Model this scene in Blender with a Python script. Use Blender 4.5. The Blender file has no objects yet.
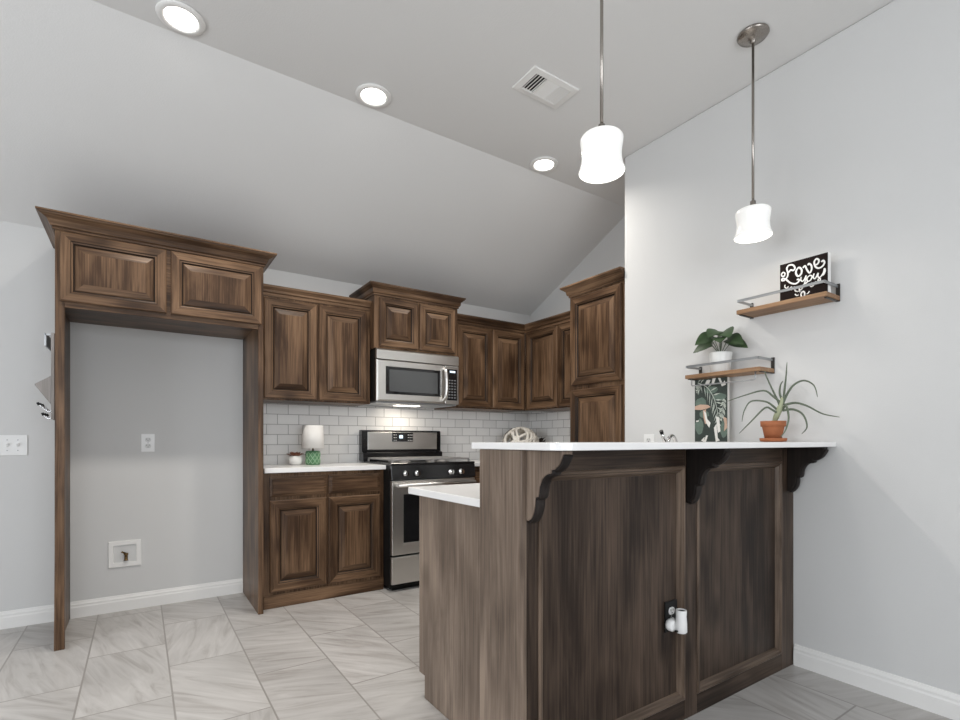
import bpy, bmesh, math, random
from math import pi, sin, cos, radians
from mathutils import Vector, Matrix
random.seed(7)
SC = bpy.context.scene
COL = SC.collection

# ------------------------------------------------------------------ camera
cam_d = bpy.data.cameras.new('camera')
cam = bpy.data.objects.new('camera', cam_d)
COL.objects.link(cam)
cam.location = (0, 0, 1.07)
cam.rotation_euler = (pi/2, 0, -math.atan2(.5585, .8295))
cam_d.sensor_width = 36
cam_d.lens = 505/960*36
cam_d.shift_y = 81/960
cam_d.clip_start = .02
SC.camera = cam

# ------------------------------------------------------------------ world, exposure, daylight
world = bpy.data.worlds.new('world')
SC.world = world
world.use_nodes = True
world.node_tree.nodes['Background'].inputs[0].default_value = (.80, .88, 1, 1)
world.node_tree.nodes['Background'].inputs[1].default_value = 1.0
SC.view_settings.view_transform = 'Standard'
SC.view_settings.look = 'None'
SC.view_settings.gamma = 1
SC.view_settings.use_curve_mapping = False
SC.view_settings.exposure = -0.12
SC.cycles.max_bounces = 10
SC.cycles.diffuse_bounces = 6
SC.cycles.use_denoising = True

CAN_W = 12.0
PENDANT_W = 1.2
DAY_LEFT = 92.0
DAY_FRONT = 100.0


def area_light(name, loc, rot, sx, sy, power, color, shape='RECTANGLE', spread=pi):
    d = bpy.data.lights.new(name, 'AREA')
    d.shape = shape
    d.size = sx
    if shape in ('RECTANGLE', 'ELLIPSE'):
        d.size_y = sy
    d.energy = power
    d.color = color
    o = bpy.data.objects.new(name, d)
    COL.objects.link(o)
    o.location = loc
    o.rotation_euler = rot
    d.spread = spread
    return o


# daylight entering through the two windows (outside the panes)
area_light('daylight_side', (-3.42, .9, 1.45), (0, -pi/2, 0), 1.6, 2.7, DAY_LEFT, (.92, .96, 1))
area_light('daylight_rear', (.2, -2.82, 1.45), (pi/2, 0, 0), 2.7, 1.6, DAY_FRONT, (.92, .96, 1))


# ------------------------------------------------------------------ materials
def new_mat(name):
    m = bpy.data.materials.new(name)
    m.use_nodes = True
    nt = m.node_tree
    return m, nt, nt.nodes['Principled BSDF']


def N(nt, kind, **kw):
    n = nt.nodes.new(kind)
    for k, v in kw.items():
        if k in n.inputs:
            n.inputs[k].default_value = v
        else:
            setattr(n, k, v)
    return n


def plain(name, col, rough=.5, metal=0.0, bump=0.0, bscale=60, var=.06, emit=None, spec=.5):
    """one colour with a faint procedural mottling and an optional fine bump"""
    m, nt, b = new_mat(name)
    tc = N(nt, 'ShaderNodeTexCoord')
    no = N(nt, 'ShaderNodeTexNoise', Scale=bscale, Detail=3.0)
    nt.links.new(tc.outputs['Object'], no.inputs['Vector'])
    mx = N(nt, 'ShaderNodeMix', data_type='RGBA')
    mx.inputs[6].default_value = (*[c*(1-var) for c in col], 1)
    mx.inputs[7].default_value = (*[min(1, c*(1+var)) for c in col], 1)
    nt.links.new(no.outputs['Fac'], mx.inputs[0])
    nt.links.new(mx.outputs[2], b.inputs['Base Color'])
    b.inputs['Roughness'].default_value = rough
    b.inputs['Metallic'].default_value = metal
    b.inputs['Specular IOR Level'].default_value = spec
    if bump:
        bp = N(nt, 'ShaderNodeBump', Strength=bump, Distance=.002)
        nt.links.new(no.outputs['Fac'], bp.inputs['Height'])
        nt.links.new(bp.outputs['Normal'], b.inputs['Normal'])
    if emit:
        b.inputs['Emission Color'].default_value = (*emit[0], 1)
        b.inputs['Emission Strength'].default_value = emit[1]
    return m


def wood(name, axis, dark, mid, light, rough=.38, knots=True):
    m, nt, b = new_mat(name)
    L = nt.links.new
    tc = N(nt, 'ShaderNodeTexCoord')
    oi = N(nt, 'ShaderNodeObjectInfo')
    off = N(nt, 'ShaderNodeVectorMath', operation='SCALE')
    cmb = N(nt, 'ShaderNodeCombineXYZ')
    L(oi.outputs['Random'], cmb.inputs[0])
    L(oi.outputs['Random'], cmb.inputs[1])
    L(oi.outputs['Random'], cmb.inputs[2])
    L(cmb.outputs[0], off.inputs[0])
    off.inputs['Scale'].default_value = 37
    add = N(nt, 'ShaderNodeVectorMath', operation='ADD')
    L(tc.outputs['Object'], add.inputs[0])
    L(off.outputs[0], add.inputs[1])

    def mapped(across, along):
        mp = N(nt, 'ShaderNodeMapping')
        s = [across]*3
        s['xyz'.index(axis)] = along
        mp.inputs['Scale'].default_value = s
        L(add.outputs[0], mp.inputs['Vector'])
        return mp
    n1 = N(nt, 'ShaderNodeTexNoise', Scale=1.0, Detail=6.0, Roughness=.62, Distortion=1.3)
    L(mapped(9, 1.0).outputs[0], n1.inputs['Vector'])
    n2 = N(nt, 'ShaderNodeTexNoise', Scale=1.0, Detail=3.0, Roughness=.5)
    L(mapped(120, 3.5).outputs[0], n2.inputs['Vector'])
    n3 = N(nt, 'ShaderNodeTexNoise', Scale=1.0, Detail=2.0, Distortion=.6)
    L(mapped(3.4, 1.6).outputs[0], n3.inputs['Vector'])
    s1 = N(nt, 'ShaderNodeMath', operation='MULTIPLY_ADD')
    s1.inputs[1].default_value = .44
    L(n1.outputs['Fac'], s1.inputs[0])
    m2 = N(nt, 'ShaderNodeMath', operation='MULTIPLY')
    m2.inputs[1].default_value = .34
    L(n2.outputs['Fac'], m2.inputs[0])
    L(m2.outputs[0], s1.inputs[2])
    s2 = N(nt, 'ShaderNodeMath', operation='MULTIPLY_ADD')
    s2.inputs[1].default_value = .46
    L(n3.outputs['Fac'], s2.inputs[0])
    L(s1.outputs[0], s2.inputs[2])
    rp = N(nt, 'ShaderNodeValToRGB')
    e = rp.color_ramp.elements
    e[0].position = .40
    e[0].color = (*dark, 1)
    e[1].position = .78
    e[1].color = (*light, 1)
    k = e.new(.57)
    k.color = (*mid, 1)
    L(s2.outputs[0], rp.inputs[0])
    out = rp.outputs[0]
    if knots:
        vo = N(nt, 'ShaderNodeTexVoronoi', Scale=1.0, feature='F1')
        L(mapped(4.2, 2.6).outputs[0], vo.inputs['Vector'])
        kr = N(nt, 'ShaderNodeValToRGB')
        kr.color_ramp.elements[0].position = .05
        kr.color_ramp.elements[0].color = (.25, .22, .2, 1)
        kr.color_ramp.elements[1].position = .24
        kr.color_ramp.elements[1].color = (1, 1, 1, 1)
        L(vo.outputs['Distance'], kr.inputs[0])
        mx = N(nt, 'ShaderNodeMix', data_type='RGBA', blend_type='MULTIPLY')
        mx.inputs[0].default_value = .8
        L(out, mx.inputs[6])
        L(kr.outputs[0], mx.inputs[7])
        out = mx.outputs[2]
    L(out, b.inputs['Base Color'])
    b.inputs['Roughness'].default_value = rough
    b.inputs['Specular IOR Level'].default_value = .22
    bp = N(nt, 'ShaderNodeBump', Strength=.12, Distance=.001)
    L(n2.outputs['Fac'], bp.inputs['Height'])
    L(bp.outputs['Normal'], b.inputs['Normal'])
    return m


def subway(name, sw):
    m, nt, b = new_mat(name)
    L = nt.links.new
    tc = N(nt, 'ShaderNodeTexCoord')
    sp = N(nt, 'ShaderNodeSeparateXYZ')
    cb = N(nt, 'ShaderNodeCombineXYZ')
    L(tc.outputs['Object'], sp.inputs[0])
    L(sp.outputs[sw], cb.inputs[0])
    L(sp.outputs[2], cb.inputs[1])
    br = N(nt, 'ShaderNodeTexBrick')
    br.offset = .5
    br.inputs['Color1'].default_value = (.80, .79, .775, 1)
    br.inputs['Color2'].default_value = (.88, .87, .855, 1)
    br.inputs['Mortar'].default_value = (.36, .35, .34, 1)
    br.inputs['Scale'].default_value = 1
    br.inputs['Mortar Size'].default_value = .0022
    br.inputs['Mortar Smooth'].default_value = .2
    br.inputs['Brick Width'].default_value = .152
    br.inputs['Row Height'].default_value = .0745
    L(cb.outputs[0], br.inputs['Vector'])
    L(br.outputs['Color'], b.inputs['Base Color'])
    b.inputs['Roughness'].default_value = .18
    iv = N(nt, 'ShaderNodeMath', operation='SUBTRACT')
    iv.inputs[0].default_value = 1
    L(br.outputs['Fac'], iv.inputs[1])
    bp = N(nt, 'ShaderNodeBump', Strength=.5, Distance=.002)
    L(iv.outputs[0], bp.inputs['Height'])
    L(bp.outputs['Normal'], b.inputs['Normal'])
    return m


def floor_tile(name):
    m, nt, b = new_mat(name)
    L = nt.links.new
    tc = N(nt, 'ShaderNodeTexCoord')
    sp = N(nt, 'ShaderNodeSeparateXYZ')
    L(tc.outputs['Object'], sp.inputs[0])
    cb = N(nt, 'ShaderNodeCombineXYZ')
    ax = N(nt, 'ShaderNodeMath', operation='ADD')
    ax.inputs[1].default_value = .213 + 10*.327
    ay = N(nt, 'ShaderNodeMath', operation='ADD')
    ay.inputs[1].default_value = 5.05
    L(sp.outputs[0], ax.inputs[0])
    L(sp.outputs[1], ay.inputs[0])
    L(ay.outputs[0], cb.inputs[0])
    L(ax.outputs[0], cb.inputs[1])
    br = N(nt, 'ShaderNodeTexBrick')
    br.offset = .5
    br.inputs['Color1'].default_value = (0, 0, 0, 1)
    br.inputs['Color2'].default_value = (1, 1, 1, 1)
    br.inputs['Mortar'].default_value = (.5, .5, .5, 1)
    br.inputs['Scale'].default_value = 1
    br.inputs['Mortar Size'].default_value = .0038
    br.inputs['Mortar Smooth'].default_value = .1
    br.inputs['Brick Width'].default_value = .655
    br.inputs['Row Height'].default_value = .327
    L(cb.outputs[0], br.inputs['Vector'])
    # each tile turns its veining its own way
    tr = N(nt, 'ShaderNodeMath', operation='SNAP')
    tr.inputs[1].default_value = .25
    L(br.outputs['Color'], tr.inputs[0])
    an = N(nt, 'ShaderNodeMath', operation='MULTIPLY_ADD')
    an.inputs[1].default_value = 1.9
    an.inputs[2].default_value = .35
    L(tr.outputs[0], an.inputs[0])
    rot = N(nt, 'ShaderNodeVectorRotate', rotation_type='Z_AXIS')
    L(tc.outputs['Object'], rot.inputs['Vector'])
    L(an.outputs[0], rot.inputs['Angle'])
    of = N(nt, 'ShaderNodeVectorMath', operation='SCALE')
    L(br.outputs['Color'], of.inputs[0])
    of.inputs['Scale'].default_value = 23
    ad = N(nt, 'ShaderNodeVectorMath', operation='ADD')
    L(rot.outputs[0], ad.inputs[0])
    L(of.outputs[0], ad.inputs[1])
    mp = N(nt, 'ShaderNodeMapping')
    mp.inputs['Scale'].default_value = (2.2, 17, 1)
    L(ad.outputs[0], mp.inputs['Vector'])
    n1 = N(nt, 'ShaderNodeTexNoise', Scale=1.0, Detail=5.0, Roughness=.6, Distortion=1.1)
    L(mp.outputs[0], n1.inputs['Vector'])
    rp = N(nt, 'ShaderNodeValToRGB')
    e = rp.color_ramp.elements
    e[0].position = .30
    e[0].color = (.35, .325, .305, 1)
    e[1].position = .68
    e[1].color = (.55, .53, .51, 1)
    k = e.new(.47)
    k.color = (.475, .455, .435, 1)
    L(n1.outputs['Fac'], rp.inputs[0])
    n2 = N(nt, 'ShaderNodeTexNoise', Scale=2.0, Detail=2.0)
    L(ad.outputs[0], n2.inputs['Vector'])
    mr = N(nt, 'ShaderNodeMapRange')
    mr.inputs[1].default_value = .3
    mr.inputs[2].default_value = .7
    mr.inputs[3].default_value = .86
    mr.inputs[4].default_value = 1.06
    L(n2.outputs['Fac'], mr.inputs[0])
    mu = N(nt, 'ShaderNodeVectorMath', operation='SCALE')
    L(rp.outputs[0], mu.inputs[0])
    L(mr.outputs[0], mu.inputs['Scale'])
    mx = N(nt, 'ShaderNodeMix', data_type='RGBA')
    L(br.outputs['Fac'], mx.inputs[0])
    L(mu.outputs[0], mx.inputs[6])
    mx.inputs[7].default_value = (.30, .28, .26, 1)
    L(mx.outputs[2], b.inputs['Base Color'])
    b.inputs['Roughness'].default_value = .32
    b.inputs['Specular IOR Level'].default_value = .45
    iv = N(nt, 'ShaderNodeMath', operation='SUBTRACT')
    iv.inputs[0].default_value = 1
    L(br.outputs['Fac'], iv.inputs[1])
    bp = N(nt, 'ShaderNodeBump', Strength=.35, Distance=.002)
    L(iv.outputs[0], bp.inputs['Height'])
    L(bp.outputs['Normal'], b.inputs['Normal'])
    return m


def brushed(name, col, rough, axis='x'):
    m, nt, b = new_mat(name)
    L = nt.links.new
    tc = N(nt, 'ShaderNodeTexCoord')
    mp = N(nt, 'ShaderNodeMapping')
    s = [240, 240, 240]
    s['xyz'.index(axis)] = 3
    mp.inputs['Scale'].default_value = s
    L(tc.outputs['Object'], mp.inputs['Vector'])
    no = N(nt, 'ShaderNodeTexNoise', Scale=1.0, Detail=2.0)
    L(mp.outputs[0], no.inputs['Vector'])
    mr = N(nt, 'ShaderNodeMapRange')
    mr.inputs[3].default_value = rough-.07
    mr.inputs[4].default_value = rough+.1
    L(no.outputs['Fac'], mr.inputs[0])
    L(mr.outputs[0], b.inputs['Roughness'])
    b.inputs['Base Color'].default_value = (*col, 1)
    b.inputs['Metallic'].default_value = 1
    return m


def lamp_glass(name, col, strength):
    m, nt, b = new_mat(name)
    b.inputs['Base Color'].default_value = (.9, .9, .88, 1)
    b.inputs['Roughness'].default_value = .25
    b.inputs['Emission Color'].default_value = (*col, 1)
    b.inputs['Emission Strength'].default_value = strength
    return m


KD, KM, KL = (.010, .005, .0028), (.062, .033, .0175), (.215, .128, .073)
ID, IM, IL = (.0045, .003, .0021), (.026, .0165, .0115), (.094, .064, .046)
WZ, WX, WY = [wood('stained_alder_'+a, a, KD, KM, KL) for a in 'zxy']
MOZ, MOX = [wood('moulding_wood_'+a, a, (.02, .013, .009), (.070, .048, .034), (.18, .13, .096), .3) for a in 'zx']
LITWOOD = wood('daylit_island_wood', 'z', (.050, .035, .026), (.150, .111, .085), (.30, .230, .178), .36)  # island wood on left-facing ends, side daylight and sheen put into the colour
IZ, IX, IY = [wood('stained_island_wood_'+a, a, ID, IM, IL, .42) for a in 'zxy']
GLAZE = wood('dark_glaze', 'z', (.008, .005, .003), (.016, .010, .006), (.03, .018, .012), .5, False)
DARKW = wood('near_black_wood', 'z', (.006, .005, .004), (.012, .009, .008), (.024, .018, .015), .55, False)  # near-black wood for the two right corbels and every corbel lip
SHELFW = wood('oiled_shelf_wood', 'y', (.11, .06, .03), (.23, .13, .07), (.38, .24, .14), .5, False)
ORGW = wood('grey_weathered_wood', 'z', (.10, .09, .085), (.20, .185, .175), (.30, .28, .27), .7, False)
WALL = plain('wall_paint', (.63, .628, .62), .85, bump=.25, bscale=220, var=.012)
CEIL = plain('ceiling_paint', (.72, .715, .705), .9, bump=.35, bscale=160, var=.012)
TRIMW = plain('white_trim_paint', (.80, .79, .77), .4, var=.015)
QUARTZ = plain('white_quartz', (.82, .81, .80), .22, bscale=14, var=.025)
PLASTIC = plain('white_plastic', (.80, .80, .79), .35, var=.01)
OFFW = plain('grey_white_plastic', (.62, .62, .61), .4, var=.01)
BLACKP = plain('black_plastic', (.008, .008, .008), .4, var=.1, spec=.2)
BLACKG = plain('black_enamel', (.010, .010, .011), .12, var=.1)
BLKGLASS = plain('dark_oven_glass', (.012, .012, .013), .05, var=.05)
MWGLASS = plain('grey_window_screen', (.075, .078, .08), .10, bscale=300, var=.25)
IRON = plain('cast_iron', (.30, .29, .28), .55, bump=.3, bscale=300, var=.2, metal=.3)
STEEL = brushed('brushed_steel', (.74, .72, .69), .30, 'x')
STEELZ = brushed('brushed_steel_upright', (.72, .70, .67), .30, 'z')
NICKEL = brushed('brushed_nickel', (.34, .31, .28), .25, 'z')
CHROME = plain('chrome', (.75, .75, .76), .08, 1.0, var=.02)
GREYMET = plain('grey_metal', (.36, .37, .38), .35, .8, var=.05)
DARKMET = plain('dark_bronze', (.05, .045, .04), .4, .7, var=.1)
BRASS = plain('aged_brass', (.20, .13, .06), .35, 1.0, var=.15)
TERRA = plain('terracotta', (.34, .115, .045), .75, bump=.3, bscale=90, var=.12)
WCERAM = plain('white_ceramic', (.78, .78, .76), .3, var=.03)
GCERAM = plain('green_glazed_ceramic', (.10, .24, .12), .22, bscale=40, var=.25)
SHADEC = plain('white_linen_shade', (.82, .80, .77), .8, bump=.3, bscale=400, var=.03)
SOIL = plain('potting_soil', (.03, .02, .013), .95, bump=.8, bscale=120, var=.4)
LEAFD = plain('deep_green_leaf', (.028, .058, .020), .45, bscale=30, var=.6, spec=.3)
LEAFG = plain('grey_green_leaf', (.10, .125, .085), .5, bscale=30, var=.3)
LEAFP = plain('pale_leaf_base', (.33, .36, .23), .5, bscale=30, var=.2)
SUCC = plain('reddish_succulent', (.22, .085, .05), .6, bscale=60, var=.5)
TWIG = plain('dark_dried_leaf', (.035, .024, .018), .7, var=.4)
WICKER = plain('white_woven_strip', (.74, .70, .63), .6, bscale=40, var=.15)
SIGNB = plain('dark_brown_sign_board', (.014, .009, .008), .8, var=.3, spec=.1)
SIGNW = plain('white_sign_paint', (.82, .81, .79), .5, var=.02)
ARTD = plain('print_dark_green', (.030, .042, .036), .6, bscale=25, var=.5)
ARTM = plain('print_mid_green', (.11, .155, .125), .6, bscale=60, var=.35)
ARTL = plain('print_pale_frond', (.48, .52, .46), .6, var=.1)
ARTP = plain('print_tan_pink', (.52, .35, .26), .6, var=.15)
ARTW = plain('print_off_white', (.72, .71, .67), .6, var=.05)
CANLENS = lamp_glass('recessed_lamp_lens', (1, .96, .90), 14)
PENDG = lamp_glass('opal_pendant_glass', (1, .965, .92), .22)
BULB = lamp_glass('pendant_bulb', (1, .95, .88), 2.5)
DIGIT = plain('clock_digits', (.02, .02, .02), .3, emit=((.75, .9, 1), 1.6))
HOODL = lamp_glass('hood_lamp_lens', (1, .93, .82), 5)
SKYP = plain('pane_frame_white', (.8, .8, .8), .4)
FLOOR = floor_tile('veined_porcelain_tile')
SUBX = subway('subway_tile_x', 0)
SUBY = subway('subway_tile_y', 1)

# ------------------------------------------------------------------ mesh builder
class MB:
    def __init__(self, org=(0, 0, 0)):
        self.v, self.f, self.m, self.s = [], [], [], []
        self.o = Vector(org)

    def add(self, vs, fs, mi=0, smooth=False):
        k = len(self.v)
        self.v += [Vector(p)-self.o for p in vs]
        for q in fs:
            self.f.append([i+k for i in q])
            self.m.append(mi)
            self.s.append(smooth)

    def box(self, x0, x1, y0, y1, z0, z1, mi=0):
        vs = [(x, y, z) for z in (z0, z1) for y in (y0, y1) for x in (x0, x1)]
        self.add(vs, [(0, 2, 3, 1), (4, 5, 7, 6), (0, 1, 5, 4), (2, 6, 7, 3), (0, 4, 6, 2), (1, 3, 7, 5)], mi)
        return self

    def prism(self, pts, axis, a, b, mi=0, smooth=False):
        """pts: 2-D outline; axis x: (y,z), y: (x,z), z: (x,y)"""
        def P(p, t):
            return {'x': (t, p[0], p[1]), 'y': (p[0], t, p[1]), 'z': (p[0], p[1], t)}[axis]
        n = len(pts)
        vs = [P(p, a) for p in pts]+[P(p, b) for p in pts]
        self.add(vs, [list(range(n))[::-1], list(range(n, 2*n))], mi)
        self.add(vs, [(i, (i+1) % n, n+(i+1) % n, n+i) for i in range(n)], mi, smooth)
        return self

    def lathe(self, prof, c=(0, 0, 0), n=32, mi=0, axis='z', caps=True, smooth=True):
        """prof: (radius, height) pairs"""
        c = Vector(c)
        vs = []
        for r, h in prof:
            for k in range(n):
                a = 2*pi*k/n
                p = {'z': (r*cos(a), r*sin(a), h), 'y': (r*cos(a), h, r*sin(a)), 'x': (h, r*cos(a), r*sin(a))}[axis]
                vs.append(c+Vector(p))
        fs = []
        for i in range(len(prof)-1):
            for k in range(n):
                k2 = (k+1) % n
                fs.append((i*n+k, i*n+k2, (i+1)*n+k2, (i+1)*n+k))
        self.add(vs, fs, mi, smooth)
        if caps:
            self.add(vs[:n], [list(range(n))[::-1]], mi)
            self.add(vs[-n:], [list(range(n))], mi)
        return self

    def tube(self, path, r, n=10, mi=0, flat=None, smooth=True):
        """tube along path; r: number or list; flat=(axis vector, ratio) squashes the section"""
        P = [Vector(p) for p in path]
        R = r if isinstance(r, (list, tuple)) else [r]*len(P)
        up = None
        vs = []
        for i, p in enumerate(P):
            t = (P[min(i+1, len(P)-1)]-P[max(i-1, 0)]).normalized()
            if up is None:
                up = Vector((0, 0, 1)) if abs(t.z) < .9 else Vector((0, 1, 0))
            u = (up-t*up.dot(t))
            u = u.normalized() if u.length > 1e-6 else t.orthogonal().normalized()
            w = t.cross(u)
            up = u
            for k in range(n):
                a = 2*pi*k/n
                d = (u*cos(a)+w*sin(a))*R[i]
                if flat:
                    ax = Vector(flat[0]).normalized()
                    d = d-ax*d.dot(ax)*(1-flat[1])
                vs.append(p+d)
        fs = []
        for i in range(len(P)-1):
            for k in range(n):
                k2 = (k+1) % n
                fs.append((i*n+k, i*n+k2, (i+1)*n+k2, (i+1)*n+k))
        self.add(vs, fs, mi, smooth)
        self.add(vs[:n], [list(range(n))[::-1]], mi)
        self.add(vs[-n:], [list(range(n))], mi)
        return self

    def rings(self, rects, mis=(0, 1), fill=True, closeback=True):
        """nested rectangles (x0,x1,z0,z1,y): slot mis[0] on the sides, mis[1] on top and bottom strips"""
        R = [[(a, y, c), (b, y, c), (b, y, d), (a, y, d)] for a, b, c, d, y in rects]
        for p, q in zip(R[:-1], R[1:]):
            for k in range(4):
                k2 = (k+1) % 4
                self.add([p[k], p[k2], q[k2], q[k]], [(0, 1, 2, 3)], mis[1] if k in (0, 2) else mis[0])
        if fill:
            self.add(R[-1], [(0, 1, 2, 3)], mis[0])
        if closeback:
            self.add(R[0], [(3, 2, 1, 0)], mis[0])
        return self

    def sweep(self, path, prof, mi=0, mis=None, closed=False):
        """profile (out, z) along a 2-D path with mitred corners; out points to the right of travel"""
        P = [Vector(p) for p in path]
        n = len(P)
        nr = []
        for i in range(n-1):
            d = (P[i+1]-P[i]).normalized()
            nr.append(Vector((d.y, -d.x)))
        vs = []
        for i in range(n):
            a = nr[max(i-1, 0)]
            b = nr[min(i, n-2)]
            mt = (a+b)/(1+a.dot(b))
            for o, z in prof:
                q = P[i]+mt*o
                vs.append((q.x, q.y, z))
        k = len(prof)
        for i in range(n-1):
            self.add(vs, [(i*k+j, (i+1)*k+j, (i+1)*k+(j+1) % k, i*k+(j+1) % k) for j in range(k)], mis[i] if mis else mi)
        self.add(vs[:k], [list(range(k))], mi)
        self.add(vs[-k:], [list(range(k))[::-1]], mi)
        return self

    def build(self, name, mats, parent=None, bevel=0, seg=2):
        me = bpy.data.meshes.new(name)
        me.from_pydata([tuple(p) for p in self.v], [], self.f)
        if not isinstance(mats, (list, tuple)):
            mats = [mats]
        for m in mats:
            me.materials.append(m)
        for p, mi, s in zip(me.polygons, self.m, self.s):
            p.material_index = min(mi, len(mats)-1)
            p.use_smooth = s
        bm = bmesh.new()
        bm.from_mesh(me)
        bmesh.ops.remove_doubles(bm, verts=bm.verts, dist=1e-5)
        bmesh.ops.recalc_face_normals(bm, faces=bm.faces)
        bm.to_mesh(me)
        bm.free()
        o = bpy.data.objects.new(name, me)
        COL.objects.link(o)
        if parent:
            o.parent = parent
        if bevel:
            b = o.modifiers.new('bevel', 'BEVEL')
            b.width = bevel
            b.segments = seg
            b.limit_method = 'ANGLE'
            b.angle_limit = radians(40)
        return o


def B(x0, x1, y0, y1, z0, z1, org=(0, 0, 0)):
    return MB(org).box(x0, x1, y0, y1, z0, z1)


def tag(o, label, cat, group=None):
    o['label'] = label
    o['category'] = cat
    if group:
        o['group'] = group
    return o


def thing(name, label, cat, loc=(0, 0, 0), rz=0, group=None):
    o = bpy.data.objects.new(name, None)
    o.empty_display_size = .05
    COL.objects.link(o)
    o.location = loc
    o.rotation_euler = (0, 0, rz)
    return tag(o, label, cat, group)


def structure(o):
    o['kind'] = 'structure'
    return o


def copy_tree(o, parent=None):
    c = o.copy()
    COL.objects.link(c)
    if parent:
        c.parent = parent
    for ch in list(o.children):
        copy_tree(ch, c)
    return c


def smooth_path(pts, n=6):
    """Catmull-Rom through the points"""
    P = [Vector(p) for p in pts]
    out = []
    for i in range(len(P)-1):
        p0, p1, p2, p3 = P[max(i-1, 0)], P[i], P[i+1], P[min(i+2, len(P)-1)]
        for k in range(n):
            t = k/n
            out.append(.5*((2*p1)+(p2-p0)*t+(2*p0-5*p1+4*p2-p3)*t*t+(3*p1-p0-3*p2+p3)*t**3))
    out.append(P[-1])
    return out


# ------------------------------------------------------------------ the room
ZC = 2.91           # flat ceiling
YF, YB, ZB = 2.655, 3.91, 2.325   # fold, rear wall, top of the rear wall
XR, XK = 2.605, 3.236             # near right wall, kitchen right wall
structure(B(-3.4, 3.4, -2.8, 4.05, -.05, 0).build('floor', FLOOR))
structure(B(-3.4, 3.4, -2.8, YF, ZC, ZC+.1).build('ceiling', CEIL))
sl = MB().prism([(YF, ZC), (YB+.12, ZB-.12*(ZC-ZB)/(YB-YF)), (YB+.12, ZC+.1), (YF, ZC+.1)], 'x', -3.4, 3.4)
structure(sl.build('ceiling_slope', CEIL))
structure(B(-3.4, 3.4, YB, YB+.1, 0, 2.45).build('wall_back', WALL))
structure(B(XR, XK+.15, -2.8, 2.196, 0, ZC).build('wall_right', WALL, bevel=.012, seg=3))
structure(MB().prism([(2.196, 0), (YB, 0), (YB, ZB+.02), (YF, ZC+.02), (2.196, ZC+.02)], 'x', XK, XK+.12).build('wall_kitchen', WALL))


def wall_with_opening(name, axis, pos, thick, a0, a1, z1, oa0, oa1, oz0, oz1):
    mb = MB()
    for p0, p1, q0, q1 in ((a0, oa0, 0, z1), (oa1, a1, 0, z1), (oa0, oa1, 0, oz0), (oa0, oa1, oz1, z1)):
        if axis == 'x':
            mb.box(pos-thick, pos, p0, p1, q0, q1)
        else:
            mb.box(p0, p1, pos-thick, pos, q0, q1)
    return structure(mb.build(name, WALL))


wall_with_opening('wall_left', 'x', -3.2, .12, -2.8, 4.0, ZC, -.45, 2.25, .65, 2.25)
wall_with_opening('wall_front', 'y', -2.6, .12, -3.2, 2.605, ZC, -1.15, 1.55, .65, 2.25)
for nm, ax, p, a0, a1 in (('window_1', 'x', -3.26, -.45, 2.25), ('window_2', 'y', -2.66, -1.15, 1.55)):
    mb, gb = MB(), MB()
    mid = (a0+a1)/2
    for q0, q1, z0, z1 in ((a0, a0+.05, .65, 2.25), (a1-.05, a1, .65, 2.25), (mid-.03, mid+.03, .65, 2.25), (a0, a1, .65, .7), (a0, a1, 2.2, 2.25)):
        if ax == 'x':
            mb.box(p-.03, p+.03, q0, q1, z0, z1)
        else:
            mb.box(q0, q1, p-.03, p+.03, z0, z1)
    structure(mb.build(nm, SKYP))

BASEP = [(0, 0), (.016, 0), (.016, .062), (.013, .070), (.013, .080), (.008, .088), (.005, .097), (0, .098)]
structure(MB().sweep([(-3.2, YB), (-.362, YB)], BASEP).build('baseboard_back', TRIMW))
structure(MB().sweep([(-.348, YB), (.603, YB)], BASEP).build('baseboard_back.001', TRIMW))
structure(MB().sweep([(XR, 1.165), (XR, -2.6)], BASEP).build('baseboard_right', TRIMW))

# subway tile on both kitchen walls
structure(B(.648, XK, YB-.009, YB, .895, 1.36).build('wall_backsplash', SUBX))
structure(B(XK-.009, XK, 2.712, YB-.009, .895, 1.36).build('wall_backsplash.001', SUBY))


# ------------------------------------------------------------------ cabinets
def raised_door(parent, x0, x1, z0, z1, t=.019, stile=.055, rail=None):
    """raised-panel door whose back lies on y=0, facing -y"""
    y = -t
    i = .004
    fr = MB()

    def R(k, yy):
        return (x0+k, x1-k, z0+k, z1-k, yy)
    fr.rings([R(0, 0), R(0, y+.005), R(.005, y), R(stile-.009, y)], (0, 1), fill=False)
    fr.rings([R(stile-.009, y), R(stile-.006, y+.004)], (2, 2), fill=False, closeback=False)
    fr.rings([R(stile-.006, y+.004), R(stile+.001, y+.006)], (0, 1), fill=False, closeback=False)
    fr.rings([R(stile+.001, y+.006), R(stile+.006, y+.0135)], (2, 2), fill=True, closeback=False)
    d = fr.build('door', [WZ, WX, GLAZE], parent)
    pn = MB()
    s = stile+.008
    k = min(.034, (min(x1-x0, z1-z0)-2*s)*.2)
    pn.rings([R(s, y+.0134), R(s+.004, y+.010), R(s+k, y+.002), R(s+k+.003, y+.001)], (0, 1), fill=True)
    pn.build('raised_panel', [WZ, WX], d)
    return d


def slab_drawer(parent, x0, x1, z0, z1, t=.019):
    y = -t
    mb = MB()

    def R(k, yy):
        return (x0+k, x1-k, z0+k, z1-k, yy)
    mb.rings([R(0, 0), R(0, y+.006), R(.016, y+.003), R(.020, y), R(.024, y)], (1, 1), fill=True)
    return mb.build('drawer', [WZ, WX], parent)


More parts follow.
